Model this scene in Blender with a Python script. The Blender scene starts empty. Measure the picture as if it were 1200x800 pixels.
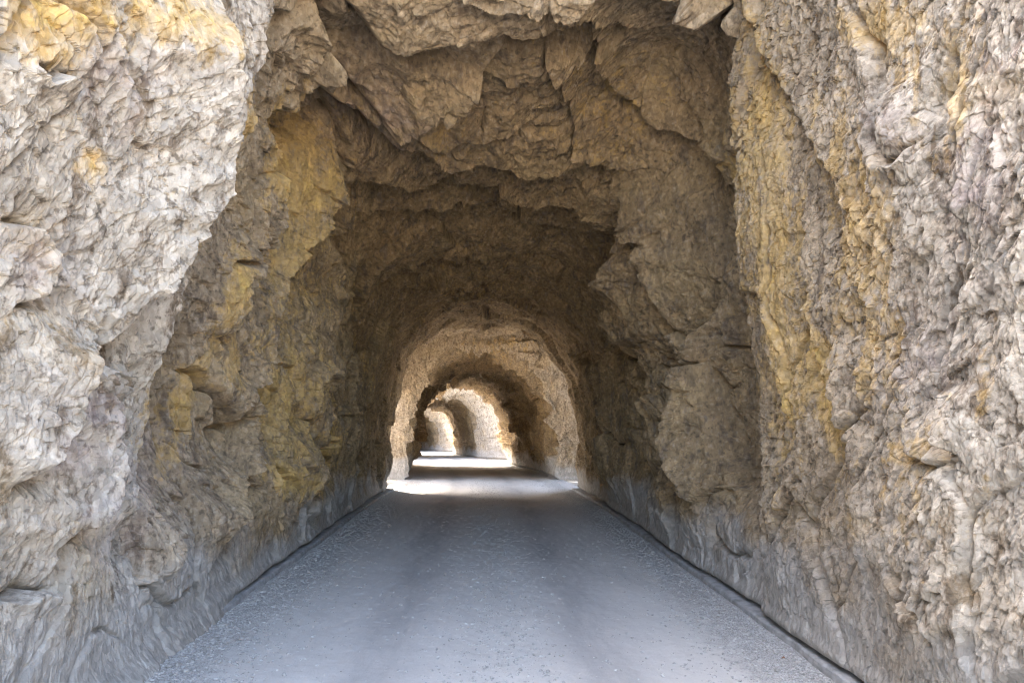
import bpy, math, random
import numpy as np
R = math.radians
random.seed(7); rng = np.random.default_rng(7)
sc = bpy.context.scene
COL = sc.collection

# ------------------------------------------------------------------ camera
FPX, VX, VY, CAMZ = 800.0, 568.0, 492.0, 1.6          # focal length and vanishing point, in pixels of a 1200 px wide frame
cam = bpy.data.cameras.new("camera"); camo = bpy.data.objects.new("camera", cam); COL.objects.link(camo)
cam.sensor_width = 36; cam.lens = 24
cam.shift_x = (600 - VX) / 1200; cam.shift_y = (VY - 400) / 1200
cam.clip_start = 0.05; cam.clip_end = 3000
camo.location = (0, 0, CAMZ); camo.rotation_euler = (R(90), 0, 0)
sc.camera = camo

# ------------------------------------------------------------------ light
SUN_EL, SUN_AZ = 56.0, -48.0          # azimuth clockwise from +Y: the sun stands high to the left, ahead
w = bpy.data.worlds.new("World"); sc.world = w; w.use_nodes = True
nt = w.node_tree; nt.nodes.clear()
out = nt.nodes.new("ShaderNodeOutputWorld"); bg = nt.nodes.new("ShaderNodeBackground"); sky = nt.nodes.new("ShaderNodeTexSky")
sky.sky_type = 'NISHITA'; sky.sun_disc = False; sky.sun_elevation = R(SUN_EL); sky.sun_rotation = R(SUN_AZ)
sky.air_density = 1.0; sky.dust_density = 6.0; sky.ozone_density = 0.3
bg.inputs['Strength'].default_value = 0.15
nt.links.new(sky.outputs[0], bg.inputs[0]); nt.links.new(bg.outputs[0], out.inputs[0])
sun = bpy.data.lights.new("sun", 'SUN'); suno = bpy.data.objects.new("sun", sun); COL.objects.link(suno)
sun.energy = 2.0; sun.angle = R(0.5); sun.color = (1.0, 0.95, 0.87)
suno.rotation_euler = (R(90 - SUN_EL), 0, R(180 - SUN_AZ))
suno.location = (-20, -10, 30)
sc.view_settings.view_transform = 'Standard'; sc.view_settings.look = 'None'
sc.view_settings.exposure = 3.9; sc.view_settings.gamma = 1.0
sc.view_settings.use_curve_mapping = False
sc.cycles.max_bounces = 8; sc.cycles.diffuse_bounces = 7; sc.cycles.glossy_bounces = 1
sc.cycles.use_denoising = True; sc.cycles.filter_width = 1.15

# ------------------------------------------------------------------ tagging
def tag(o, label=None, cat=None, group=None, kind=None):
    if label: o['label'] = label
    if cat: o['category'] = cat
    if group: o['group'] = group
    if kind: o['kind'] = kind
    return o
def empty(name, loc=(0, 0, 0)):
    o = bpy.data.objects.new(name, None); COL.objects.link(o); o.location = loc; return o

# ------------------------------------------------------------------ noise
def _h(ix, iy, seed):
    a = (ix.astype(np.int64) * 374761393 + iy.astype(np.int64) * 668265263 + seed * 974634777) & 0xFFFFFFFF
    a = ((a ^ (a >> 13)) * 1274126177) & 0xFFFFFFFF
    a = ((a ^ (a >> 16)) * 2246822519) & 0xFFFFFFFF
    return ((a ^ (a >> 15)) & 0xFFFFFF).astype(np.float32) / np.float32(0xFFFFFF)
def perlin(u, v, seed=0):
    iu = np.floor(u); iv = np.floor(v); fu = u - iu; fv = v - iv
    su = fu * fu * fu * (fu * (fu * 6 - 15) + 10); sv = fv * fv * fv * (fv * (fv * 6 - 15) + 10)
    def g(a, b):
        t = _h(iu + a, iv + b, seed) * 6.2831853
        return np.cos(t) * (fu - a) + np.sin(t) * (fv - b)
    x0 = g(0, 0) * (1 - su) + g(1, 0) * su; x1 = g(0, 1) * (1 - su) + g(1, 1) * su
    return (x0 * (1 - sv) + x1 * sv) * 1.5
def fbm(u, v, seed=0, octv=4, gain=0.5):
    s = 0; a = 1.0
    for k in range(octv):
        s = s + a * perlin(u * 2 ** k + 17.3 * k, v * 2 ** k - 9.1 * k, seed + k); a *= gain
    return s
def ridged(u, v, seed=0, octv=3):
    s = 0; a = 1.0
    for k in range(octv):
        s = s + a * (0.5 - np.abs(perlin(u * 2 ** k + 3.3 * k, v * 2 ** k + 5.7 * k, seed + k))); a *= 0.5
    return s
def facet(u, v, seed=0, tilt=0.6, bias=(0, 0)):
    """chipped rock: every cell is a tilted plane of its own, with a sharp step at its edge"""
    iu = np.floor(u); iv = np.floor(v)
    best = np.full(u.shape, 9e9, np.float32); val = np.zeros(u.shape, np.float32); sec = best.copy()
    for a in (-1, 0, 1):
        for b in (-1, 0, 1):
            cu = iu + a; cv = iv + b
            px = cu + _h(cu, cv, seed); py = cv + _h(cu, cv, seed + 1)
            du = u - px; dv = v - py; d = du * du + dv * dv
            off = _h(cu, cv, seed + 2) - 0.5
            gx = (_h(cu, cv, seed + 3) - 0.5) * 2 * tilt + bias[0]; gy = (_h(cu, cv, seed + 4) - 0.5) * 2 * tilt + bias[1]
            m = d < best
            sec = np.where(m, best, np.minimum(sec, d))
            val = np.where(m, off + gx * du + gy * dv, val); best = np.where(m, d, best)
    return val, np.sqrt(sec) - np.sqrt(best)
def sstep(x, a, b):
    t = np.clip((x - a) / (b - a), 0, 1); return t * t * (3 - 2 * t)
def interp(x, tab):
    xs, ys = zip(*tab); return np.interp(x, xs, ys)
def smooth_interp(x, tab, k=0.6):
    return (interp(x - k, tab) + 2 * interp(x, tab) + interp(x + k, tab)) / 4

# ------------------------------------------------------------------ course of the road
CEN = [(-60, 0), (14, 0), (20.4, -0.1), (26, -0.45), (33, -1.2), (40, -2.15), (47, -3.3), (57, -5.1), (69, -6.8), (80, -11), (95, -17.5), (120, -32)]
def cen(d): return smooth_interp(d, CEN, 2.0)
def rz(d): return -0.028 * np.maximum(0, np.sqrt((d - 12) ** 2 * (d > 12) + 1) - 1)

# ------------------------------------------------------------------ features read off the rock
# (points in the frame's pixels on the undisplaced surface, side that stands proud: +1 = left of the walking direction, height in m, run-out in px)
LEFT_OUT = [
 ([(262,0),(238,60),(224,130),(218,185),(205,230),(190,255),(165,300),(148,345),(120,392),(104,405)], -1, .22, 55),
 ([(90,412),(60,430),(50,475),(25,535),(0,575)], -1, .16, 45),
 ([(96,400),(100,420),(107,475),(107,530),(95,590),(65,630),(60,650)], -1, .17, 45),
 ([(0,702),(30,690),(55,695)], -1, .10, 30),
 ([(150,425),(152,480),(150,550),(163,625)], -1, .11, 30),
 ([(212,200),(205,260),(208,330),(190,400),(180,470)], -1, .09, 28),
 ([(310,0),(290,90),(262,190),(235,280),(205,360),(188,440)], -1, .10, 26),
 ([(75,110),(62,82),(40,92),(28,75)], 1, .07, 18),
 ([(0,262),(28,262),(48,300),(38,345),(8,362)], -1, .08, 26),
]
LEFT_IN = [
 ([(312,110),(302,135),(287,225),(276,280),(256,305),(240,330),(222,400)], -1, 0.25, 37),
 ([(375,0),(366,40),(350,82),(330,112),(318,140)], -1, 0.28, 37),
 ([(398,165),(372,240),(346,280),(306,330),(291,362),(289,430)], -1, 0.30, 62),
 ([(289,395),(287,430),(256,457),(268,482),(260,565),(262,640),(250,672)], -1, 0.25, 31),
 ([(283,452),(300,500),(305,545),(320,600),(322,620)], -1, 0.18, 31),
 ([(398,330),(380,390),(372,455),(370,515),(360,565),(357,600)], -1, 0.28, 31),
 ([(445,285),(430,340),(421,400),(422,460),(418,545)], -1, 0.18, 22),
 ([(405,225),(392,270),(398,330)], -1, 0.14, 18),
]
CEIL = [
 ([(405,0),(435,32),(485,28),(525,18),(565,15),(610,22),(645,30),(672,12)], 1, .20, 40),
 ([(350,82),(380,108),(420,124),(445,118),(490,95),(540,80),(580,60),(610,42)], 1, .30, 45),
 ([(610,30),(640,65),(660,100),(680,150),(715,175),(740,208)], 1, .08, 30),
 ([(680,20),(715,75),(760,120),(800,155),(840,195),(858,208)], 1, .20, 40),
 ([(795,95),(822,135),(856,200)], 1, .12, 24),
 ([(475,140),(520,143),(560,137),(622,132)], 1, .14, 26),
 ([(398,125),(450,152),(500,156),(522,165),(580,165),(625,172),(670,175),(725,187)], 1, .26, 40),
 ([(402,222),(425,215),(465,209),(500,214),(535,200),(600,210),(650,230),(690,254),(733,277)], 1, .27, 45),
 ([(450,262),(520,248),(590,252),(660,280),(690,310)], 1, .20, 22),
 ([(470,318),(520,300),(590,298),(650,318)], 1, .17, 17),
 ([(480,345),(530,338),(600,340),(645,352)], 1, .13, 12),
 ([(800,0),(830,25),(856,20)], 1, .16, 20),
]
RIGHT_IN = [
 ([(733,275),(736,325),(730,375),(738,420)], 1, 0.34, 40),
 ([(740,208),(752,250),(770,300),(780,350),(790,400),(800,500),(805,590)], 1, 0.22, 30),
 ([(842,355),(824,440),(818,500),(820,590)], 1, 0.31, 22),
 ([(850,375),(846,450),(862,500),(866,560)], -1, 0.17, 12),
 ([(700,300),(706,380),(700,450),(704,520)], 1, 0.14, 14),
 ([(755,400),(760,480),(757,560)], 1, 0.17, 14),
]
RIGHT_OUT = [
 ([(875,0),(895,75),(920,135),(940,170),(946,200)], 1, .07, 28),
 ([(985,10),(1005,50),(1015,100),(1018,175),(1030,193),(1052,191),(1082,155)], -1, .07, 24),
 ([(950,185),(970,215),(980,260),(985,295)], 1, .09, 22),
 ([(1110,90),(1120,175),(1120,280)], 1, .08, 35),
 ([(965,400),(985,500),(1005,550),(1012,610),(1016,700)], 1, .10, 30),
 ([(1118,450),(1122,490),(1132,522),(1146,536)], 1, .10, 35),
 ([(1060,480),(1075,535),(1110,545),(1148,538)], 1, .05, 25),
 ([(1062,672),(1078,705),(1098,742)], -1, .07, 20),
 ([(1084,690),(1100,720),(1122,755)], 1, .07, 20),
 ([(868,340),(895,352),(905,420),(925,500),(930,560)], 1, .07, 26),
 ([(925,250),(930,330),(950,400),(965,470)], 1, .06, 20),
]
def lips(P, feats, fray=1.0):
    d = np.maximum(P[..., 1], 0.3)
    U = (VX + FPX * P[..., 0] / d).ravel(); V = (VY - FPX * (P[..., 2] - CAMZ) / d).ravel()
    # fray the lines
    U, V = (U + 5 * perlin(U / 22, V / 22, 91) + fray * 2 * perlin(U / 5, V / 5, 92), V + 5 * perlin(U / 24, V / 24, 93) + fray * 2 * perlin(U / 5, V / 5, 94))
    res = np.zeros(U.shape)
    for pts, side, amp, run in feats:
        p = np.array(pts, float)
        pad = run * 3.5
        idx = np.nonzero((U > p[:, 0].min() - pad) & (U < p[:, 0].max() + pad) & (V > p[:, 1].min() - pad) & (V < p[:, 1].max() + pad))[0]
        if not len(idx): continue
        u = U[idx]; v = V[idx]; best = np.full(u.shape, 1e9); sg = np.zeros(u.shape); al = np.zeros(u.shape)
        L = np.hypot(*(p[1:] - p[:-1]).T); acc = np.concatenate([[0], np.cumsum(L)])
        for k in range(len(p) - 1):
            ax, ay = p[k]; ex, ey = p[k + 1] - p[k]
            t = np.clip(((u - ax) * ex + (v - ay) * ey) / (L[k] ** 2), 0, 1)
            dx = u - ax - t * ex; dy = v - ay - t * ey; q = dx * dx + dy * dy
            m = q < best
            sg = np.where(m, np.sign(ex * dy - ey * dx), sg); al = np.where(m, acc[k] + t * L[k], al); best = np.where(m, q, best)
        dist = np.sqrt(best)
        end = np.minimum(al, acc[-1] - al) / (0.16 * acc[-1])
        fade = 0.15 + 0.85 * np.clip(end, 0, 1)
        fade = fade * np.exp(-np.maximum(0, dist - run * 3) / 6)
        s = -sg * side                       # screen y runs down
        up = np.exp(-dist / run) * 0.62 * amp * np.clip(dist / 3, .55, 1)
        dn = -np.exp(-dist / (run * 0.85)) * 0.50 * amp
        res[idx] += (np.where(s > 0, up, dn) - .72 * amp * np.exp(-(dist / 3.4) ** 2)) * fade
    return res.reshape(P.shape[:-1]), U.reshape(P.shape[:-1]), V.reshape(P.shape[:-1])
def blobs(U, V, lst):
    r = np.zeros(U.shape)
    for (x, y, a, b, ang, k) in lst:
        c, s = math.cos(R(ang)), math.sin(R(ang)); dx = U - x; dy = V - y
        e = ((dx * c + dy * s) / a) ** 2 + ((-dx * s + dy * c) / b) ** 2
        r = np.maximum(r, k * np.exp(-e))
    return r
YEL = [(60,20,90,40,0,1),(200,25,70,40,20,.8),(45,60,50,25,0,.7),(215,230,14,60,12,.8),(225,330,10,60,14,.8),(100,190,25,20,0,.5),
       (300,170,22,70,14,.9),(345,210,36,80,20,.7),(200,470,12,90,12,.8),(275,480,14,50,0,.8),(318,560,35,22,30,.9),(378,520,14,70,5,1.0),
       (330,470,40,90,0,.6),(330,300,60,160,15,.6),(235,420,14,50,0,.6),(350,350,50,60,0,.35),(430,400,14,100,0,.4),
       (890,150,30,180,0,.62),(910,330,40,170,-5,.62),(1010,300,60,220,-8,.55),(1090,560,60,120,-10,.35),(1120,100,50,120,0,.4),(960,440,16,140,-12,.85),(1000,560,8,80,-12,.9),(925,420,30,160,0,.6),(1020,30,60,40,0,.7),(980,250,22,120,-5,.6),
       (1060,60,60,60,0,.4),(1025,455,30,60,0,.4),(590,405,45,14,0,.45),(560,330,90,40,0,.25),(720,110,80,80,0,.35),(500,130,60,30,0,.3),(1180,450,16,40,0,.4)]
PUR = [(75,500,50,60,0,.9),(130,100,60,60,0,.5),(30,300,40,40,0,.7),(100,620,60,50,0,.7),(1150,200,40,120,0,.9),(1180,60,60,60,0,.5),(1080,420,60,60,0,.5),(1040,150,30,40,0,.6),(440,120,70,50,0,.6),(160,560,40,60,0,.5)]

# ------------------------------------------------------------------ mesh helpers
def mesh_from(name, V, F, mat, attrs=None, smooth=False):
    me = bpy.data.meshes.new(name)
    me.vertices.add(len(V)); me.vertices.foreach_set("co", np.ascontiguousarray(V, np.float32).ravel())
    n = F.shape[1]; me.loops.add(F.size); me.loops.foreach_set("vertex_index", np.ascontiguousarray(F, np.int32).ravel())
    me.polygons.add(len(F)); me.polygons.foreach_set("loop_start", np.arange(0, F.size, n, dtype=np.int32))
    try: me.polygons.foreach_set("loop_total", np.full(len(F), n, np.int32))
    except Exception: pass
    me.update(calc_edges=True)
    me.polygons.foreach_set("use_smooth", np.full(len(F), smooth, bool))
    for k, a in (attrs or {}).items():
        at = me.attributes.new(k, 'FLOAT', 'POINT'); at.data.foreach_set("value", np.ascontiguousarray(a, np.float32).ravel())
    me.materials.append(mat); me.update()
    return me
def add_obj(name, me, parent=None):
    o = bpy.data.objects.new(name, me); COL.objects.link(o)
    if parent: o.parent = parent
    return o
def grid_faces(n, m):
    i = np.arange(n * m).reshape(n, m)
    return np.stack([i[:-1, :-1], i[1:, :-1], i[1:, 1:], i[:-1, 1:]], -1).reshape(-1, 4)
def grid_part(name, P, attrs, fmask, mat, parent=None, smooth=False):
    """one object from the faces of the grid where fmask holds"""
    n, m = P.shape[:2]; F = grid_faces(n, m)[fmask.ravel()]
    used = np.zeros(n * m, bool); used[F.ravel()] = True
    rem = np.cumsum(used) - 1
    org = np.array(parent.matrix_basis.translation) if parent else np.zeros(3)
    me = mesh_from(name, P.reshape(-1, 3)[used] - org, rem[F], mat, {k: a.ravel()[used] for k, a in attrs.items()}, smooth)
    return add_obj(name, me, parent)
def in_poly(u, v, poly):
    r = np.zeros(u.shape, bool); n = len(poly)
    for k in range(n):
        x0, y0 = poly[k]; x1, y1 = poly[(k + 1) % n]
        if y0 == y1: continue
        c = ((y0 > v) != (y1 > v)) & (u < (x1 - x0) * (v - y0) / (y1 - y0) + x0); r ^= c
    return r

# ------------------------------------------------------------------ materials
class N:
    def __init__(s, name):
        s.m = bpy.data.materials.new(name); s.m.use_nodes = True; s.t = s.m.node_tree; s.t.nodes.clear()
        s.out = s.t.nodes.new("ShaderNodeOutputMaterial"); s.b = s.t.nodes.new("ShaderNodeBsdfPrincipled"); s.t.links.new(s.b.outputs[0], s.out.inputs[0])
    def n(s, typ, **kw):
        x = s.t.nodes.new(typ)
        for k, v in kw.items(): setattr(x, k, v)
        return x
    def l(s, a, b): s.t.links.new(a, b)
    def noise(s, vec, scale, det=5, rough=.55, dist=0):
        x = s.n("ShaderNodeTexNoise"); x.inputs['Scale'].default_value = scale; x.inputs['Detail'].default_value = det
        x.inputs['Roughness'].default_value = rough; x.inputs['Distortion'].default_value = dist; s.l(vec, x.inputs['Vector']); return x.outputs['Fac']
    def ramp(s, fac, stops, interp='LINEAR'):
        x = s.n("ShaderNodeValToRGB"); x.color_ramp.interpolation = interp
        e = x.color_ramp.elements
        while len(e) < len(stops): e.new(0.5)
        for k, (p, c) in enumerate(stops):
            e[k].position = p; e[k].color = (c, c, c, 1) if isinstance(c, (int, float)) else (*c, 1)
        s.l(fac, x.inputs[0]); return x.outputs[0]
    def mix(s, fac, a, b, mode='MIX'):
        x = s.n("ShaderNodeMix", data_type='RGBA', blend_type=mode)
        for sock, v in ((x.inputs[0], fac), (x.inputs[6], a), (x.inputs[7], b)):
            if isinstance(v, (int, float)): sock.default_value = v
            elif isinstance(v, tuple): sock.default_value = (*v, 1)
            else: s.l(v, sock)
        return x.outputs[2]
    def math(s, op, a, b=0.0, clamp=False):
        x = s.n("ShaderNodeMath", operation=op); x.use_clamp = clamp
        for sock, v in ((x.inputs[0], a), (x.inputs[1], b)):
            if isinstance(v, (int, float)): sock.default_value = v
            else: s.l(v, sock)
        return x.outputs[0]
    def attr(s, name):
        x = s.n("ShaderNodeAttribute", attribute_name=name); return x.outputs['Fac']
    def pos(s, scale=(1, 1, 1), rot=(0, 0, 0)):
        g = s.n("ShaderNodeNewGeometry"); mp = s.n("ShaderNodeMapping"); mp.inputs['Scale'].default_value = scale; mp.inputs['Rotation'].default_value = rot
        s.l(g.outputs['Position'], mp.inputs[0]); return mp.outputs[0]
    def bump(s, h, strength, dist, prev=None):
        x = s.n("ShaderNodeBump"); x.inputs['Strength'].default_value = strength; x.inputs['Distance'].default_value = dist
        s.l(h, x.inputs['Height'])
        if prev: s.l(prev, x.inputs['Normal'])
        return x.outputs[0]

def rock_material():
    k = N("rock"); p = k.pos(); ps = k.pos((1, 1, .35)); pt = k.pos((1.2, 1.2, .5), (R(12), R(8), 0))
    n1 = k.noise(p, 1.3, 6, .6, .4); n2 = k.noise(ps, 9, 6, .65, .3); n3 = k.noise(p, 22, 5, .6); n4 = k.noise(pt, 4.2, 5, .6, .8)
    # weathered grey outside, tan inside the bore
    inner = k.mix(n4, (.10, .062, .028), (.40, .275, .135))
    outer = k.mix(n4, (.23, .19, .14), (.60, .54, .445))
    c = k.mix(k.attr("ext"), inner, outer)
    # patches of paler and darker stone
    c = k.mix(k.ramp(n2, [(.38, .9), (.47, 0.0)]), c, (.15, .11, .072))
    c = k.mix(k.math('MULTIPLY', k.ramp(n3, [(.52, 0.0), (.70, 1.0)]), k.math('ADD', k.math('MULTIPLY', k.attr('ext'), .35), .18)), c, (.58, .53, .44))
    c = k.mix(k.math('MULTIPLY', k.ramp(n3, [(.36, 1.0), (.45, 0.0)]), .7), c, (.10, .078, .055))
    # rose-grey beds
    pf = k.math('MULTIPLY', k.attr("pur"), k.ramp(k.noise(p, 5, 4, .6, .5), [(.38, 0.0), (.58, .5)]))
    c = k.mix(pf, c, (.33, .26, .26))
    # ochre stains and lichen, streaked down the face
    yn = k.noise(k.pos((1, 1, .4)), 7, 6, .62, .6); yn2 = k.noise(p, 24, 4, .6)
    yv = k.math('ADD', k.math('MULTIPLY', k.attr("yel"), .38), k.math('ADD', k.math('MULTIPLY', yn, .62), k.math('MULTIPLY', yn2, .38)))
    c = k.mix(k.ramp(yv, [(.61, 0.0), (.68, .32), (.82, .58)]), c, (.55, .35, .095))
    c = k.mix(k.ramp(yv, [(.80, 0.0), (.92, .65)]), c, (.64, .45, .14))
    c = k.mix(k.math('MULTIPLY', k.ramp(n1, [(.50, 0.0), (.66, 1.0)]), .30), c, (.44, .32, .16))
    # road dust on the foot of the wall
    dn = k.math('ADD', k.attr("dust"), k.math('MULTIPLY', k.math('SUBTRACT', n2, .5), .9))
    df = k.ramp(dn, [(.30, 0.0), (.85, .88)])
    dustc = k.mix(k.noise(k.pos((1, 1, .6)), 14, 5, .65), (.26, .24, .21), (.43, .405, .365))
    c = k.mix(df, c, dustc)
    def flakes(scale, warp, zs):
        pv = k.pos((1, 1, zs)); wv = k.n("ShaderNodeVectorMath", operation='ADD'); sv = k.n("ShaderNodeVectorMath", operation='SCALE'); sv.inputs['Scale'].default_value = warp
        nc = k.n("ShaderNodeTexNoise"); nc.inputs['Scale'].default_value = scale * .45; nc.inputs['Detail'].default_value = 4; k.l(p, nc.inputs['Vector'])
        k.l(nc.outputs['Color'], sv.inputs[0]); k.l(pv, wv.inputs[0]); k.l(sv.outputs[0], wv.inputs[1])
        v = k.n("ShaderNodeTexVoronoi"); v.inputs['Scale'].default_value = scale; k.l(wv.outputs[0], v.inputs['Vector'])
        sp = k.n("ShaderNodeSeparateColor"); k.l(v.outputs['Color'], sp.inputs[0]); return sp.outputs[0], v.outputs['Distance']
    fa, da = flakes(11, .06, .5); fb, db = flakes(30, .02, .6)
    c = k.mix(1.0, c, k.ramp(fa, [(0, .88), (1, 1.08)]), 'MULTIPLY')
    c = k.mix(1.0, c, k.ramp(fb, [(0, .80), (1, 1.15)]), 'MULTIPLY')
    k.l(c, k.b.inputs['Base Color']); k.b.inputs['Roughness'].default_value = .88
    k.b.inputs['Specular IOR Level'].default_value = .3
    ha = k.math('ADD', fa, k.math('MULTIPLY', da, 1.1)); hb = k.math('ADD', fb, k.math('MULTIPLY', db, 1.0))
    calm = k.math('SUBTRACT', 1.0, k.math('MULTIPLY', df, .6))
    b1 = k.bump(k.math('MULTIPLY', ha, calm), .5, .010); b2 = k.bump(k.math('MULTIPLY', hb, calm), .5, .006, b1)
    b3 = k.bump(k.noise(p, 34, 5, .7), .7, .012, b2); k.l(b3, k.b.inputs['Normal'])
    return k.m
def road_material():
    k = N("road_surface"); p = k.pos(); g = k.n("ShaderNodeNewGeometry")
    lat = k.attr("lat")
    n1 = k.noise(p, .9, 5, .6, .3); n2 = k.noise(k.pos((1, .18, 1)), 5, 5, .6, .2); n3 = k.noise(p, 90, 4, .7); n4 = k.noise(p, 14, 5, .65)
    c = k.mix(n1, (.51, .485, .44), (.64, .61, .56))
    c = k.mix(k.math('MULTIPLY', n2, .5), c, (.41, .40, .385))
    # wheel tracks rubbed darker
    tr = k.attr("track")
    c = k.mix(k.math('MULTIPLY', tr, k.ramp(n2, [(.3, .25), (.7, .75)])), c, (.29, .28, .27))
    # grit at the edges and along the middle
    gr = k.math('ADD', k.attr("grit"), k.math('MULTIPLY', k.math('SUBTRACT', n4, .5), 1.6))
    gf = k.ramp(gr, [(.35, 0.0), (.9, 1.0)])
    c = k.mix(gf, c, k.mix(k.ramp(n3, [(.42, 0.0), (.58, 1.0)]), (.24, .225, .205), (.50, .485, .46)))
    c = k.mix(k.ramp(n3, [(.60, 0.0), (.72, .6)]), c, (.54, .53, .52))
    c = k.mix(k.ramp(n3, [(.28, .6), (.40, 0.0)]), c, (.22, .22, .22))
    k.l(c, k.b.inputs['Base Color']); k.b.inputs['Roughness'].default_value = .78; k.b.inputs['Specular IOR Level'].default_value = .35
    b1 = k.bump(k.noise(p, 130, 4, .7), .6, .006); b2 = k.bump(n4, .5, .02, b1); k.l(b2, k.b.inputs['Normal'])
    return k.m
def plain_rock(name, c0, c1, scale, bscale=40, bd=.01):
    k = N(name); p = k.pos(); k.l(k.mix(k.ramp(k.noise(p, scale, 6, .65), [(.35, 0.0), (.65, 1.0)]), c0, c1), k.b.inputs['Base Color'])
    k.b.inputs['Roughness'].default_value = .9
    k.l(k.bump(k.noise(p, bscale, 6, .65), .7, bd), k.b.inputs['Normal']); return k.m
M_ROCK = rock_material(); M_ROAD = road_material()
M_KERB = plain_rock("kerb_stone", (.22, .215, .20), (.40, .39, .375), 9, 50, .01)
M_GRAVEL = plain_rock("gravel", (.24, .23, .21), (.56, .54, .50), 55, 120, .002)
M_STONE = plain_rock("loose_stone", (.24, .225, .20), (.54, .52, .48), 18, 90, .004)
M_RUST = plain_rock("rust_stone", (.20, .09, .05), (.33, .17, .10), 30, 90, .004)
M_GROUND = plain_rock("stony_ground", (.26, .23, .18), (.46, .42, .35), 3, 12, .03)
M_SLOPE = plain_rock("hillside", (.16, .15, .10), (.40, .36, .28), .35, 3, .2)

# ------------------------------------------------------------------ rock relief common to every face
def soften(a, ku, kv):
    """average over neighbouring grid points, so that a step is a steep slope and not a tear"""
    for ax, k in ((0, ku), (1, kv)):
        if k < 1: continue
        p = [(0, 0), (0, 0)]; p[ax] = (k + 1, k); c = np.cumsum(np.pad(a, p, mode='edge'), axis=ax); n = 2 * k + 1
        a = (np.take(c, range(n, c.shape[ax]), ax) - np.take(c, range(0, c.shape[ax] - n), ax)) / n
    return a
def relief(u, v, seed, band, outer=False, soft=(1, 1)):
    """u along the road, v up the wall / round the vault, in metres; band = 1 in the dusty foot of the wall"""
    wu = u + .10 * perlin(u * 1.7, v * 1.1, seed) + .03 * perlin(u * 6, v * 5, seed + 1); wv = v + .18 * perlin(u * 1.3, v * 1.2, seed + 2) + .03 * perlin(u * 7, v * 5, seed + 3)
    k = 1 - .42 * band
    far = np.clip(10 / np.maximum(u, 3), .25, 1)          # no grain finer than the eye resolves down the bore
    if outer:   # beds on edge: long narrow flakes
        sc_ = ((.80, 2.6, .070, .7), (.28, .95, .021, .8), (.085, .20, .015, 1.1), (.034, .066, .012, 1.2)); a0, an = .09, .014
    else:
        sc_ = ((.80, 1.6, .11, .8), (.27, .55, .052, .9), (.11, .19, .030, 1.1), (.050, .080, .017, 1.2)); a0, an = .13, .015
    patch = .6 + .6 * sstep(fbm(u / .9, v / .9, seed + 63, 2), -.4, .5)
    r = a0 * fbm(wu / 1.9, wv / 2.3, seed + 5, 3)
    for q, (su, sv, am, tl) in enumerate(sc_):
        ww = (1, .7, .3, .12)[q]                              # the small flakes keep straighter edges
        xu = u + (wu - u) * ww; xv = v + (wv - v) * ww
        f, e = facet(xu / su + .25 * xv * (q % 2), xv / sv, seed + 20 + 10 * q, tl, (0, -.3 - .1 * q))
        t = am * f * (k if q < 2 else (1 - .3 * band)) * (patch if q else 1)
        jw = (.022, .035, .06, .06)[q]; jd = (1.3, .8, .45, .3)[q]; open_ = sstep(perlin(u / 1.3 + 7 * q, v / 1.7, seed + 64), -.25, .25) if q < 2 else 1
        t -= am * jd * open_ * np.exp(-(e / jw) ** 2) * (1 - .5 * band)       # open joint round each flake
        if q >= 2: t = t * far
        elif not outer: t = t * (1 + .7 * sstep(u, 8.5, 13))      # the bore is more roughly broken farther in
        r += soften(t, *soft) if q < 2 else t
    jn = np.abs(perlin(wu / 1.1 + .35 * wv, wv / 2.2, seed + 60))
    r -= .07 * np.exp(-(jn / .018) ** 2) * k * sstep(perlin(u / 2.1, v / 2.1, seed + 61), -.05, .1)
    r += an * fbm(u / .10, v / (.15 if outer else .12), seed + 50, 4, .6) * (1 - .3 * band) * far
    r += .006 * band * ridged(u / .09 + .1 * v, v / .3, seed + 66, 2)
    r += .06 * (1 - band) * np.minimum(0, perlin(u / .45, v / .6, seed + 67) + .25)          # hollows
    return r

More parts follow.
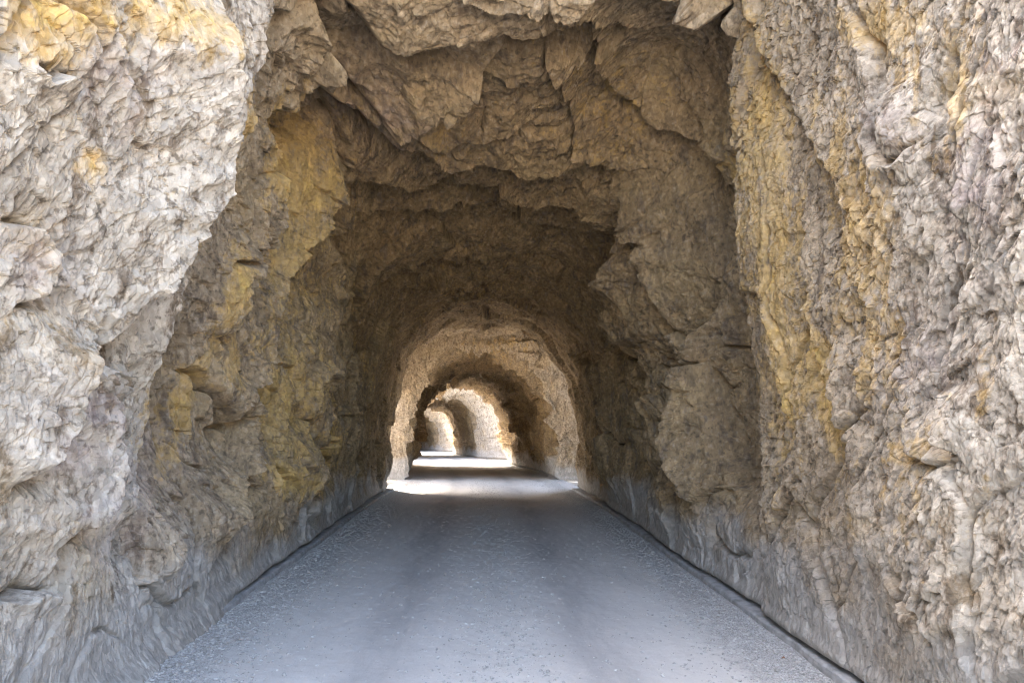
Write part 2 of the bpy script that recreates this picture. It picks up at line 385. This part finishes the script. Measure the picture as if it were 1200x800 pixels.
def vault(path, m, seed, feats=(), t0=0.0, t1=1.0, edge=0.0, skew=None, gain=1.0):
    """grid round the bore. path rows: d, left half width, right half width, height, n left, n right, ext"""
    path = np.array(path, float)
    d, wl, wr, h, nl, nr, ext = path.T; n = len(d)
    th = np.linspace(0, math.pi, 721)
    s_raw = np.linspace(t0, t1, m); P = np.zeros((n, m, 3)); Nn = np.zeros((n, m, 3)); S = np.zeros((n, m))
    for i in range(n):
        c, sn = np.cos(th), np.sin(th); left = c > 0
        nn = np.where(left, nl[i], nr[i])
        x = np.where(left, -wl[i], wr[i]) * np.abs(c) ** (2 / nn); z = h[i] * np.abs(sn) ** (2 / nn)
        L = np.concatenate([[0], np.cumsum(np.hypot(np.diff(x), np.diff(z)))])
        q = s_raw * L[-1]; X = np.interp(q, L, x); Z = np.interp(q, L, z); S[i] = q
        P[i, :, 0] = X; P[i, :, 2] = Z
        tx = np.gradient(X); tz = np.gradient(Z); l = np.hypot(tx, tz) + 1e-9
        Nn[i, :, 0] = tz / l; Nn[i, :, 2] = -tx / l
    # anchor arc length at the crown so rows stay aligned
    mid = S[:, [int(m / 2)]] if (t0 == 0 and t1 == 1) else S.mean(1, keepdims=True)
    left = s_raw[None, :] < .5
    Lt = S[:, -1:] if t1 == 1 else S[:, -1:] / t1
    v = np.where(left, S, 40 - (Lt - S)) if t0 == 0 else S
    ramp_ = sstep(s_raw, .42, .58)[None, :]
    v = S * (1 - ramp_) + (S[:, :] - Lt + Lt.mean()) * ramp_
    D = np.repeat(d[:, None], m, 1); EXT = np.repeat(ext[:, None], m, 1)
    hz = P[..., 2].copy()
    P[..., 1] = D; P[..., 0] += cen(D); P[..., 2] += rz(D)
    lat = np.abs(P[..., 0] - cen(D)); 
    band = 1 - sstep(hz + .25 * perlin(D / .8, v / .8, seed + 70) * 1.4 + .12 * perlin(D / .15, v / 2, seed + 71), .40, .85)
    if feats:   # the bore widens behind the free edges of the cutting
        lf = np.arange(m)[None, :] < m / 2
        wn = np.where(lf, sstep(D, 4.1, 4.6) * (1 - sstep(D, 6.0, 7.5)), sstep(D, 5.0, 5.6) * (1 - sstep(D, 6.3, 7.8)))
        P = P - Nn * (np.where(lf, .34, .50) * wn * sstep(hz, .55, 1.5) * sstep(lat, .6, 1.5))[..., None]
    # a curvilinear run length so bell mouths keep their relief
    run = np.concatenate([[0], np.cumsum(np.hypot(np.diff(d), np.diff(.5 * (wl + wr))))])
    U0 = np.repeat((run + d[0])[:, None], m, 1)
    disp = relief(U0, v, seed, band)
    if feats:
        lp, U, V = lips(P, feats, .5)
        disp += 2.3 * soften(lp, 1, 1) * (1 - .6 * band)
    else:
        U = VX + FPX * P[..., 0] / D; V = VY - FPX * (P[..., 2] - CAMZ) / D
    if feats:
        lf = np.arange(m)[None, :] < m / 2
        disp -= .35 * np.where(lf, 1 - sstep(D, 4.0, 4.4), 1 - sstep(D, 4.8, 5.3))
    if feats:   # the low lip part way in, the roof higher and darker behind it
        Dq = D + .22 * perlin(v / .9, D / 3, seed + 81) + .07 * perlin(v / .25, D / 2, seed + 82)
        disp -= .09 * sstep(Dq, 8.80, 8.92) * (1 - sstep(Dq, 9.3, 12)) * sstep(hz, 1.4, 3.2)
        disp += .12 * sstep(Dq, 7.6, 8.75) * (1 - sstep(Dq, 8.80, 8.92)) * sstep(hz, 1.0, 2.6)
    disp *= gain * (.32 + .68 * sstep(hz, .05, .75))
    if feats: disp -= .22 * np.where(np.arange(m)[None, :] < m / 2, 1 - sstep(D, 4.0, 4.4), 1 - sstep(D, 4.9, 5.3))
    foot = sstep(.12 - hz, 0, .05)
    if feats: foot = foot * np.where(np.arange(m)[None, :] < m / 2, sstep(D, 5.3, 7.0), 1)
    disp = disp - .075 * foot + .025 * np.exp(-((hz - .15) / .05) ** 2)
    if feats: disp += .12 * np.exp(-(hz / .13) ** 2) * (np.arange(m)[None, :] < m / 2) * (1 - sstep(D, 5.0, 6.8))
    P = P + Nn * disp[..., None]
    # relief also tilts along the road so faces turned to the traveller are rough
    if edge > 0: P[..., 1] += edge * disp * 1.0
    if skew is not None:   # the faces beside the portal reach back only on the right, the left is open ground
        kk = .10 + .90 * sstep(s_raw, .40, .68)[None, :]; dd_ = P[..., 1]
        P[..., 1] = np.where(dd_ < skew, skew - (skew - dd_) * kk, dd_)
    yel = blobs(U, V, YEL); pur = blobs(U, V, PUR)
    dust = 1 - sstep(hz + .35 * fbm(D / .9, v / .9, seed + 75, 3), .15, 1.0)
    dust = np.maximum(dust, .55 * EXT * (1 - sstep(hz, 1.0, 2.4)))
    return P, dict(ext=EXT, yel=yel, pur=pur, dust=dust), U, V, hz

def logd(a, b, n): return np.exp(np.linspace(math.log(a), math.log(b), n))
def split_vault(root, P, A, U, V, hz, hs=2.6, slabs=()):
    n, m = P.shape[:2]
    fm = lambda q: (q[:-1, :-1])
    cm = np.arange(m)[None, :] * np.ones((n, 1)); ceil = fm(hz) > hs; left = fm(cm) < m / 2
    lower = ~ceil
    taken = np.zeros(ceil.shape, bool); parts = []
    for name, poly, host in slabs:
        q = in_poly(fm(U), fm(V), poly)
        q &= (ceil if host == 'ceiling' else lower & (left if host == 'wall_l' else ~left)) & ~taken
        taken |= q; parts.append((name, q, host))
    hosts = {}
    hosts['wall_l'] = grid_part("wall", P, A, lower & left & ~taken, M_ROCK, root)
    hosts['wall_r'] = grid_part("wall", P, A, lower & ~left & ~taken, M_ROCK, root)
    hosts['ceiling'] = grid_part("ceiling", P, A, ceil & ~taken, M_ROCK, root)
    for name, q, host in parts:
        if q.any():
            o = grid_part(name, P, A, q, M_ROCK, root); o.parent = hosts[host]
    return hosts

# ------------------------------------------------------------------ the near tunnel
def rows(ds, tab):
    """tab: (d, wl, wr, h, nl, nr, ext)"""
    t = np.array(tab, float); return np.stack([ds] + [np.interp(ds, t[:, 0], t[:, k]) for k in range(1, 7)], 1)
ds = logd(4.02, 16.3, 860)
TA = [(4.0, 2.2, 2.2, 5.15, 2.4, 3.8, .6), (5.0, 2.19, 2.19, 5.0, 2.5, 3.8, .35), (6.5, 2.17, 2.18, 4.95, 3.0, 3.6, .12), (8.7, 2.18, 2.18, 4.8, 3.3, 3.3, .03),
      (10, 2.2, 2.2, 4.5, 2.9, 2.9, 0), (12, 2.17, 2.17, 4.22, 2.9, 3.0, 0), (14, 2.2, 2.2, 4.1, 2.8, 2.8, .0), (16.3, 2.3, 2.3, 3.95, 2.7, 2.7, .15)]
pa = rows(ds, TA)
# the rock face over the mouth: the bore flares out and up towards the traveller
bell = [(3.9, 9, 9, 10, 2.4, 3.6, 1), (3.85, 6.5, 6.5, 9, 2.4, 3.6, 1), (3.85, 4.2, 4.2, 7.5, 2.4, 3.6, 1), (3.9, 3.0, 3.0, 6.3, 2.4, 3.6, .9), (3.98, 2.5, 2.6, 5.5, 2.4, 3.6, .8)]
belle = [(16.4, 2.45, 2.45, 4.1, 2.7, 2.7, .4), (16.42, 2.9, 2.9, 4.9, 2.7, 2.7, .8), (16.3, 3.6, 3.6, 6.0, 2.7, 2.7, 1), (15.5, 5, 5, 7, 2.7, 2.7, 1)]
pa = np.concatenate([np.array(bell), pa, np.array(belle)])
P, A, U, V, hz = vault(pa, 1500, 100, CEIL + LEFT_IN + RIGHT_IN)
tun = empty("rock_tunnel", (0, 8, 0))
tag(tun, "nearest rough-hewn rock tunnel with dark stepped ceiling that the camera looks straight into", "tunnel")
SL = [("rock_slab", [(405,0),(435,32),(485,28),(525,18),(565,15),(610,22),(610,42),(580,60),(540,80),(490,95),(445,118),(420,124),(380,108),(350,82),(366,40),(375,0)], 'ceiling'),
      ("rock_slab", [(610,30),(640,65),(660,100),(680,150),(715,175),(740,208),(858,208),(840,195),(800,155),(760,120),(715,75),(680,20)], 'ceiling'),
      ("rock_slab", [(842,355),(824,440),(818,500),(820,590),(870,600),(866,560),(862,500),(846,450),(852,372)], 'wall_r'),
      ("rock_slab", [(312,110),(330,112),(398,165),(372,240),(346,280),(306,330),(291,362),(289,430),(256,457),(222,440),(240,330),(276,280)], 'wall_l'),
      ("rock_slab", [(283,452),(300,500),(305,545),(320,600),(250,672),(262,640),(260,565),(268,482)], 'wall_l')]
split_vault(tun, P, A, U, V, hz, 2.7, SL)

# ------------------------------------------------------------------ the rock walls of the cutting before the mouth
def cutting(side, d_end, seed, feats, prof, slabs, label, height, name="rock_wall"):
    dd = np.concatenate([np.linspace(-9, 1.0, 60)[:-1], np.linspace(1.0, 2.5, 60)[:-1], 1 / np.linspace(1 / 2.5, 1 / d_end, 640)])
    # the free edge: the face turns back into the bore
    k = np.linspace(0, 1, 36)[1:]
    de = d_end + .28 * np.sin(k * math.pi / 2); back = .75 * (1 - np.cos(k * math.pi / 2))
    dcol = np.concatenate([dd, de]); bk = np.concatenate([np.zeros(len(dd)), back])
    h = np.concatenate([np.linspace(.0, .14, 14)[:-1], np.linspace(.14, 4.9, 900)[:-1], np.linspace(4.9, height, 90)])
    D, H = np.meshgrid(dcol, h, indexing='ij'); BK = np.repeat(bk[:, None], len(h), 1)
    lean = interp(H, prof)                                   # lateral of the free edge at height h
    g = .45 + .55 * sstep(D, .5, d_end)
    X = 2.15 + (lean - 2.15) * np.where(H < 4.8, g, 1)
    X = np.where(H < 4.8, X, X) + .0
    X += (.62 * np.maximum(0, H - 4.8) if side < 0 else 1.2 * np.maximum(0, H - np.clip(1.75 + .63 * D, 2.2, 4.85)))                         # above the frame the cliff lies back
    X += .45 * np.maximum(0, 1.2 - D) ** 1.15 * .55 * (1 + .12 * H)       # the cutting opens out behind the camera
    X += BK
    foot = sstep(.12 - H, 0, .05)
    P = np.stack([side * X, D, H + rz(D)], -1)
    n1 = perlin(D / .8, H / .8, seed + 70)
    band = 1 - sstep(H + .3 * n1, .45, .9)
    # grain leans with the beds
    uu = D + BK * .6; vv = H + 0
    lean_k = .14 if side < 0 else -.10
    rel = relief(uu - lean_k * vv, vv, seed, band, True, (1, 1))
    lp, U, V = lips(P, feats, .25)
    amp = np.where(D < -2, 1.5, 1.0)
    disp = rel * amp + (2.0 if side < 0 else 1.5) * soften(lp, 2, 2) * (1 - .6 * band)
    bump_ = .09 * np.exp(-(((U - 1040) / 27) ** 2 + ((V - 150) / 42) ** 2) ** 1.2) if side > 0 else .06 * np.exp(-(((U - 52) / 24) ** 2 + ((V - 72) / 26) ** 2) ** 2)
    disp = (disp + bump_) * (.34 + .66 * sstep(H, .05, .75)) + ((.02 * np.exp(-((H - .15) / .05) ** 2) - .07 * foot) if side > 0 else .13 * np.exp(-(H / .13) ** 2))
    turn = sstep(BK, 0, .3)
    P[..., 0] -= side * disp * (1 - .5 * turn)
    P[..., 1] += disp * turn * .6
    yel = blobs(U, V, YEL) * (D > .5); pur = blobs(U, V, PUR) * (D > .5)
    dust = np.maximum(1 - sstep(H + .35 * fbm(D / .7, H / .7, seed + 75, 3), .2, 1.2), .35 * (1 - sstep(H, 1, 2.2)))
    ext = np.clip(1 - .0 * D, 0, 1)
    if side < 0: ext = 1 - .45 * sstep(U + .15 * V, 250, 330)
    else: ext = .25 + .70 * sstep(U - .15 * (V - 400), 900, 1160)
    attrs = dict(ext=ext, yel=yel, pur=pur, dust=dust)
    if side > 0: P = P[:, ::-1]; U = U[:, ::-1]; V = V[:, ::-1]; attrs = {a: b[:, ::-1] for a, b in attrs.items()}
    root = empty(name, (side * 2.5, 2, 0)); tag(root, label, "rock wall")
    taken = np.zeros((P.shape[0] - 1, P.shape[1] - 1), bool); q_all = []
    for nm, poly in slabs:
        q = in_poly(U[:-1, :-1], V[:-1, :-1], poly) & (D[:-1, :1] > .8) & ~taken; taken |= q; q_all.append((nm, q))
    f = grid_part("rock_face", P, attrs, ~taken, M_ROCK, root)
    for nm, q in q_all:
        if q.any(): grid_part(nm, P, attrs, q, M_ROCK, root)
LP = [(0, 2.16), (.8, 2.17), (1.4, 2.10), (2.36, 1.90), (3.0, 1.66), (3.44, 1.45), (4.24, 1.34), (4.8, 1.32), (14, 1.3)]
RP = [(0, 2.16), (1.0, 2.14), (2.0, 2.09), (2.6, 2.02), (3.2, 1.98), (4.86, 1.96), (14, 1.9)]
cutting(-1, 4.3, 300, LEFT_OUT, LP,
        [("rock_slab", [(90,412),(60,430),(50,475),(25,535),(0,575),(0,702),(55,695),(60,650),(65,630),(95,590),(107,530),(107,475),(100,420)]),
         ("rock_slab", [(262,0),(238,60),(224,130),(218,185),(205,230),(190,255),(165,300),(148,345),(120,392),(150,425),(152,480),(150,550),(163,625),(185,640),(230,350),(345,0)])],
        "pale grey leaning rock face with yellow-stained top at the left of the tunnel mouth", 10.5)
cutting(1, 5.25, 400, RIGHT_OUT, RP,
        [("rock_slab", [(965,400),(985,500),(1005,550),(1012,610),(1012,668),(900,612),(885,580),(870,400),(862,340)]),
         ("rock_nodule", [(1015,110),(1018,175),(1030,193),(1052,191),(1072,160),(1068,120),(1050,100),(1030,98)])],
        "tan rock face streaked with ochre at the right of the tunnel mouth", 5.8)

# ------------------------------------------------------------------ the farther tunnels, each with a rugged face towards the traveller
def far_tunnel(d0, d1, n, m, seed, bellrows, w, h, label, tail=True, ee=.9, gain=1.3):
    ds = logd(d0, d1, n)
    p = rows(ds, [(d0, w, w, h, 3.3, 3.0, .2), (d0 + 1.2, w * 1.0, w * 1.0, h * .98, 3.2, 2.8, .0), (d1 - 1, w * 1.06, w, h * .97, 2.6, 2.6, 0), (d1, w * 1.10, w, h * .99, 2.7, 2.7, .3)])
    b = np.array(bellrows, float); k = np.linspace(0, 1, 46)[:-1]; b = rows2(b, k)
    parts = [b, p]
    if not tail: parts.append(np.array([(d1 + .3, .5, .5, 1.0, 2.7, 2.7, 0), (d1 + .4, .02, .02, .04, 2.7, 2.7, 0)]))
    if tail: parts.append(np.array([(d1 + .1, w * 1.1, w * 1.1, h * 1.04, 2.7, 2.7, .6), (d1 + .15, w * 1.5, w * 1.5, h * 1.35, 2.7, 2.7, 1), (d1 - 1, w * 2, w * 2, h * 1.6, 2.7, 2.7, 1)]))
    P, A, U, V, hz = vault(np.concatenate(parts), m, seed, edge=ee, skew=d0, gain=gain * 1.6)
    r = empty("rock_tunnel", (float(cen(np.array(d0))), d0, float(rz(np.array(float(d0)))))); tag(r, label, "tunnel")
    split_vault(r, P, A, U, V, hz, 2.3)
def rows2(tab, k):
    t = np.linspace(0, 1, len(tab)); return np.stack([np.interp(k, t, tab[:, j]) for j in range(tab.shape[1])], 1)
far_tunnel(20.4, 33, 260, 700, 500, [(20.3, 7, 6, 9, 2.8, 2.8, .9), (20.2, 4.2, 4, 6, 2.8, 2.8, .8), (20.0, 3.2, 3.0, 5, 2.8, 2.8, .6), (20.2, 2.6, 2.6, 4.3, 3.2, 3.0, .35), (20.4, 2.2, 2.2, 3.75, 2.8, 2.8, .4)],
           2.34, 3.85, "second rock tunnel, its rim lit by daylight where the first bright patch crosses the road")
far_tunnel(43.4, 56, 90, 420, 600, [(34, 9, 8.5, 11, 2.6, 2.6, 1), (35.5, 7, 5.2, 8, 2.6, 2.6, 1), (37.5, 5, 4.1, 6, 2.6, 2.6, 1), (41, 3.0, 2.9, 4.5, 2.6, 2.6, .9), (43.4, 2.2, 2.15, 3.8, 2.7, 2.7, .5)],
           2.3, 3.85, "third rock tunnel, beside the sunlit pinkish white rock face seen through the second", gain=.9)
far_tunnel(69, 98, 90, 300, 700, [(58.5, 8, 7, 9, 2.6, 2.6, 1), (60, 6, 4.6, 7, 2.6, 2.6, 1), (64, 3.6, 3.3, 5, 2.6, 2.6, .9), (69, 2.15, 2.15, 3.8, 2.7, 2.7, .5)],
           2.15, 3.75, "farthest rock tunnel, a small black opening where the road bends left", tail=False)

# rock bridge over the first side openings
ds2 = np.linspace(16.25, 20.3, 120)
pr = rows(ds2, [(16.2, 2.8, 2.8, 4.25, 3.0, 3.0, .3), (18.5, 2.9, 2.9, 4.5, 3.0, 3.0, .3), (20.3, 2.85, 2.85, 4.4, 3.0, 3.0, .3)])
P, A, U, V, hz = vault(pr, 420, 800, t0=.22, t1=.70)
br = grid_part("rock_roof", P, A, np.ones((P.shape[0] - 1, P.shape[1] - 1), bool), M_ROCK)
tag(br, "yellowish rock roof spanning the daylight gap between the first and second tunnels", "rock roof")
# its outer shell, so that the roof has a thickness
Pn = P.copy(); Pn[..., 2] += 1.6; Pn[..., 0] *= 1.35
o2 = grid_part("roof_top", Pn, A, np.ones((P.shape[0] - 1, P.shape[1] - 1), bool), M_ROCK); o2.parent = br

# added rock ribs left of the open cuts, put there to block sun
def rib(d0, d1, seed, label):
    dd = np.linspace(d0, d1, 110); t = np.linspace(0, 1, 150); D, T = np.meshgrid(dd, t, indexing='ij')
    H = 3.4 * np.sin(T * math.pi) ** .6 * (1 + .08 * perlin(D / 2, D * 0, seed)); X = -2.45 - 1.5 * T - .9 * (1 - np.cos(T * math.pi)) * .5
    X = X + .3 * fbm(D / 1.2, T * 6, seed + 3, 4); H = H + .15 * fbm(D / .7, T * 8, seed + 8, 3) * (H > .4)
    P = np.stack([cen(D) + X, D, H + rz(D) - .1], -1); z = np.zeros(D.shape)
    o = grid_part("sun_block_rib", P, dict(ext=z + .8, yel=z, pur=z, dust=1 - sstep(H, .3, 1)), np.ones((109, 149), bool), M_ROCK); tag(o, label, "rock wall")
rib(32.9, 43.2, 910, "added low rock rib blocking sun from the left of the cut between the second and third tunnels")
rib(56.2, 68.6, 930, "added low rock rib blocking sun from the left of the farthest cut before the last tunnel")

# ------------------------------------------------------------------ road, ground, hills
dr = np.concatenate([np.linspace(-30, .8, 60)[:-1], logd(.8, 30, 700)[:-1], np.linspace(30, 98, 260)])
lt = np.linspace(-2.45, 2.45, 330)
D, Lt = np.meshgrid(dr, lt, indexing='ij')
Z = rz(D) + .012 * fbm(D / 1.6, Lt / .9, 11, 3) + .004 * fbm(D / .2, Lt / .12, 15, 3) + .03 * sstep(np.abs(Lt), 1.6, 2.3)
tracks = np.exp(-((Lt + .72) / .24) ** 2) + np.exp(-((Lt - .78) / .26) ** 2)
Z -= .012 * tracks
grit = np.clip(sstep(np.abs(Lt + .1 * perlin(D / 2, Lt * 0, 5)), 1.25, 2.0) + .42 * np.exp(-((Lt - .12) / .22) ** 2) - .1, 0, 1)
PR = np.stack([cen(D) + Lt, D, Z], -1)
rd = grid_part("road", PR, dict(lat=Lt, track=np.clip(tracks, 0, 1), grit=grit), np.ones((len(dr) - 1, len(lt) - 1), bool), M_ROAD, smooth=True)
tag(rd, kind='structure', label="grey dusty single-lane road running through the tunnels")

gx = np.concatenate([-np.geomspace(600, 2.3, 60), np.linspace(-2.2, 2.2, 5), np.geomspace(2.3, 600, 60)]); gy = np.concatenate([np.linspace(-400, -30, 20)[:-1], np.linspace(-30, 110, 150)[:-1], np.geomspace(110, 900, 25)])
GX, GY = np.meshgrid(gx, gy, indexing='xy')
lat = np.abs(GX - cen(GY)); GZ = rz(np.clip(GY, -50, 100)) - .035 + sstep(lat, 4, 14) * (.5 * fbm(GX / 6, GY / 6, 33, 4)) - .1 * np.clip(lat - 8, 0, 60) * (GX > 0)
GZ += .25 * np.clip(lat - 9, 0, 40) * (GX < 0)*0 + sstep(lat, 60, 300) * (30 + 45 * fbm(GX / 160, GY / 160, 44, 5))
Pg = np.stack([GX, GY, GZ], -1).transpose(1, 0, 2)
g = grid_part("ground", Pg, {}, np.ones((Pg.shape[0] - 1, Pg.shape[1] - 1), bool), M_GROUND, smooth=True); tag(g, kind='structure')

# ------------------------------------------------------------------ kerbs at the foot of the walls
def kerb(side, d0, d1, label):
    n = 420; d = logd(max(d0, .8), d1, n)
    lat_in = 2.12 + .018 * perlin(d / .5, d * 0 + side * 3, 71) + .006 * perlin(d / .09, d * 0, 72)
    top = .072 + .008 * perlin(d / .4, d * 0 + 5, 73) + .005 * perlin(d / .07, d * 0, 74)
    prof = [(lat_in, -.03 + 0 * d), (lat_in, top * .55), (lat_in + .004, top * .86), (lat_in + .018, top), (lat_in + .16, top + .004), (lat_in + .30, top)]
    P = np.stack([np.stack([cen(d) + side * a, d, rz(d) + b], -1) for a, b in prof], 1)
    if side < 0: P = P[:, ::-1]
    o = grid_part("kerb", P, {}, np.ones((n - 1, len(prof) - 1), bool), M_KERB, smooth=False); tag(o, label, "kerb")
kerb(-1, 5.4, 16.3, "low grey stone kerb at the foot of the left rock wall")
kerb(1, 2.2, 16.3, "low grey stone kerb in the shadow under the right rock wall")

# ------------------------------------------------------------------ grit and loose stones
t_ = (1 + 5 ** .5) / 2
ICO_V = np.array([(-1, t_, 0), (1, t_, 0), (-1, -t_, 0), (1, -t_, 0), (0, -1, t_), (0, 1, t_), (0, -1, -t_), (0, 1, -t_), (t_, 0, -1), (t_, 0, 1), (-t_, 0, -1), (-t_, 0, 1)]) / math.hypot(1, t_)
ICO_F = np.array([(0, 11, 5), (0, 5, 1), (0, 1, 7), (0, 7, 10), (0, 10, 11), (1, 5, 9), (5, 11, 4), (11, 10, 2), (10, 7, 6), (7, 1, 8), (3, 9, 4), (3, 4, 2), (3, 2, 6), (3, 6, 8), (3, 8, 9), (4, 9, 5), (2, 4, 11), (6, 2, 10), (8, 6, 7), (9, 8, 1)])
def stone_verts(n, size, flat=.6):
    J = ICO_V[None] * (1 + rng.uniform(-.32, .32, (n, 12, 1))) * rng.uniform([.7, .6, flat * .6], [1.4, 1.0, flat], (n, 3))[:, None, :]
    a = rng.uniform(0, 6.28, n); c, s = np.cos(a), np.sin(a)
    x = J[..., 0] * c[:, None] - J[..., 1] * s[:, None]; y = J[..., 0] * s[:, None] + J[..., 1] * c[:, None]
    return np.stack([x, y, J[..., 2]], -1) * size[:, None, None]
def road_z(d, l): return rz(d) + .012 * fbm(d / 1.6, l / .9, 11, 3) + .03 * sstep(np.abs(l), 1.6, 2.3) - .012 * (np.exp(-((l + .72) / .24) ** 2) + np.exp(-((l - .78) / .26) ** 2))
n = 30000
d = np.exp(rng.uniform(math.log(2.2), math.log(22), n)); side = np.where(rng.random(n) < .55, -1, 1)
edge = 2.10 - np.abs(rng.normal(0, .30, n)); mid = rng.normal(.12, .25, n); any_ = rng.uniform(-2, 2, n); q = rng.random(n)
l = np.where(q < .74, side * edge, np.where(q < .90, mid, any_)); l = np.clip(l, -2.1, 2.1)
size = np.exp(rng.normal(math.log(.0075), .5, n)); size = np.clip(size, .003, .016)
Vs = stone_verts(n, size); Vs[..., 0] += (cen(d) + l)[:, None]; Vs[..., 1] += d[:, None]; Vs[..., 2] += (road_z(d, l) + size * .25)[:, None]
F = (ICO_F[None] + 12 * np.arange(n)[:, None, None]).reshape(-1, 3)
o = add_obj("gravel", mesh_from("gravel", Vs.reshape(-1, 3), F, M_GRAVEL)); tag(o, "fine grey grit and chippings lying along the road edges", "gravel", kind='stuff')

def subdiv(Vv, Ff):
    Vv = list(map(tuple, Vv)); mp = {}; out = []
    def mid_(a, b):
        k = (min(a, b), max(a, b))
        if k not in mp: mp[k] = len(Vv); Vv.append(tuple((np.array(Vv[a]) + np.array(Vv[b])) / 2 * 1.06))
        return mp[k]
    for a, b, c in Ff:
        x, y, z = mid_(a, b), mid_(b, c), mid_(c, a); out += [(a, x, z), (x, b, y), (z, y, c), (x, y, z)]
    return np.array(Vv), np.array(out)
protos = []
for k in range(9):
    v_, f_ = subdiv(stone_verts(1, np.array([1.0]), .7)[0], ICO_F); v_ = v_ * (1 + rng.uniform(-.06, .06, (len(v_), 1))); protos.append((v_, f_))
pm = [mesh_from("loose_stone", v_, f_, M_STONE) for v_, f_ in protos]
def stone(x, y, s, label, group, me=None):
    o = bpy.data.objects.new("loose_stone", me or random.choice(pm)); COL.objects.link(o)
    o.scale = (s, s * random.uniform(.8, 1.1), s * random.uniform(.7, 1)); o.rotation_euler = (random.uniform(-.3, .3), random.uniform(-.3, .3), random.uniform(0, 6.3))
    z = float(road_z(np.array(float(y)), np.array(x - float(cen(np.array(float(y)))))))
    o.location = (x, y, z + s * .30); tag(o, label, "stone", group); return o
for k in range(110):
    y = math.exp(random.uniform(math.log(4.2), math.log(13))); s = random.uniform(.010, .034)
    stone(-2.05 + abs(random.gauss(0, .14)), y, s, "small grey stone in the rubble along the left edge of the road", "stones along the left road edge")
for k in range(55):
    y = math.exp(random.uniform(math.log(4.2), math.log(13))); s = random.uniform(.010, .026)
    stone(2.05 - abs(random.gauss(0, .16)), y, s, "small grey stone in the rubble along the right edge of the road", "stones along the right road edge")
def at_px(px, py):
    y = CAMZ * FPX / (py - VY); return ((px - VX) * y / FPX, y)
rm = mesh_from("loose_stone", protos[0][0], protos[0][1], M_RUST)
x, y = at_px(911, 788); stone(x, y, .028, "dark brown stone nearest the camera on the right of the road", None)
x, y = at_px(918, 774); stone(x, y, .016, "small rust red stone just behind the dark brown one near the right kerb", None, rm)
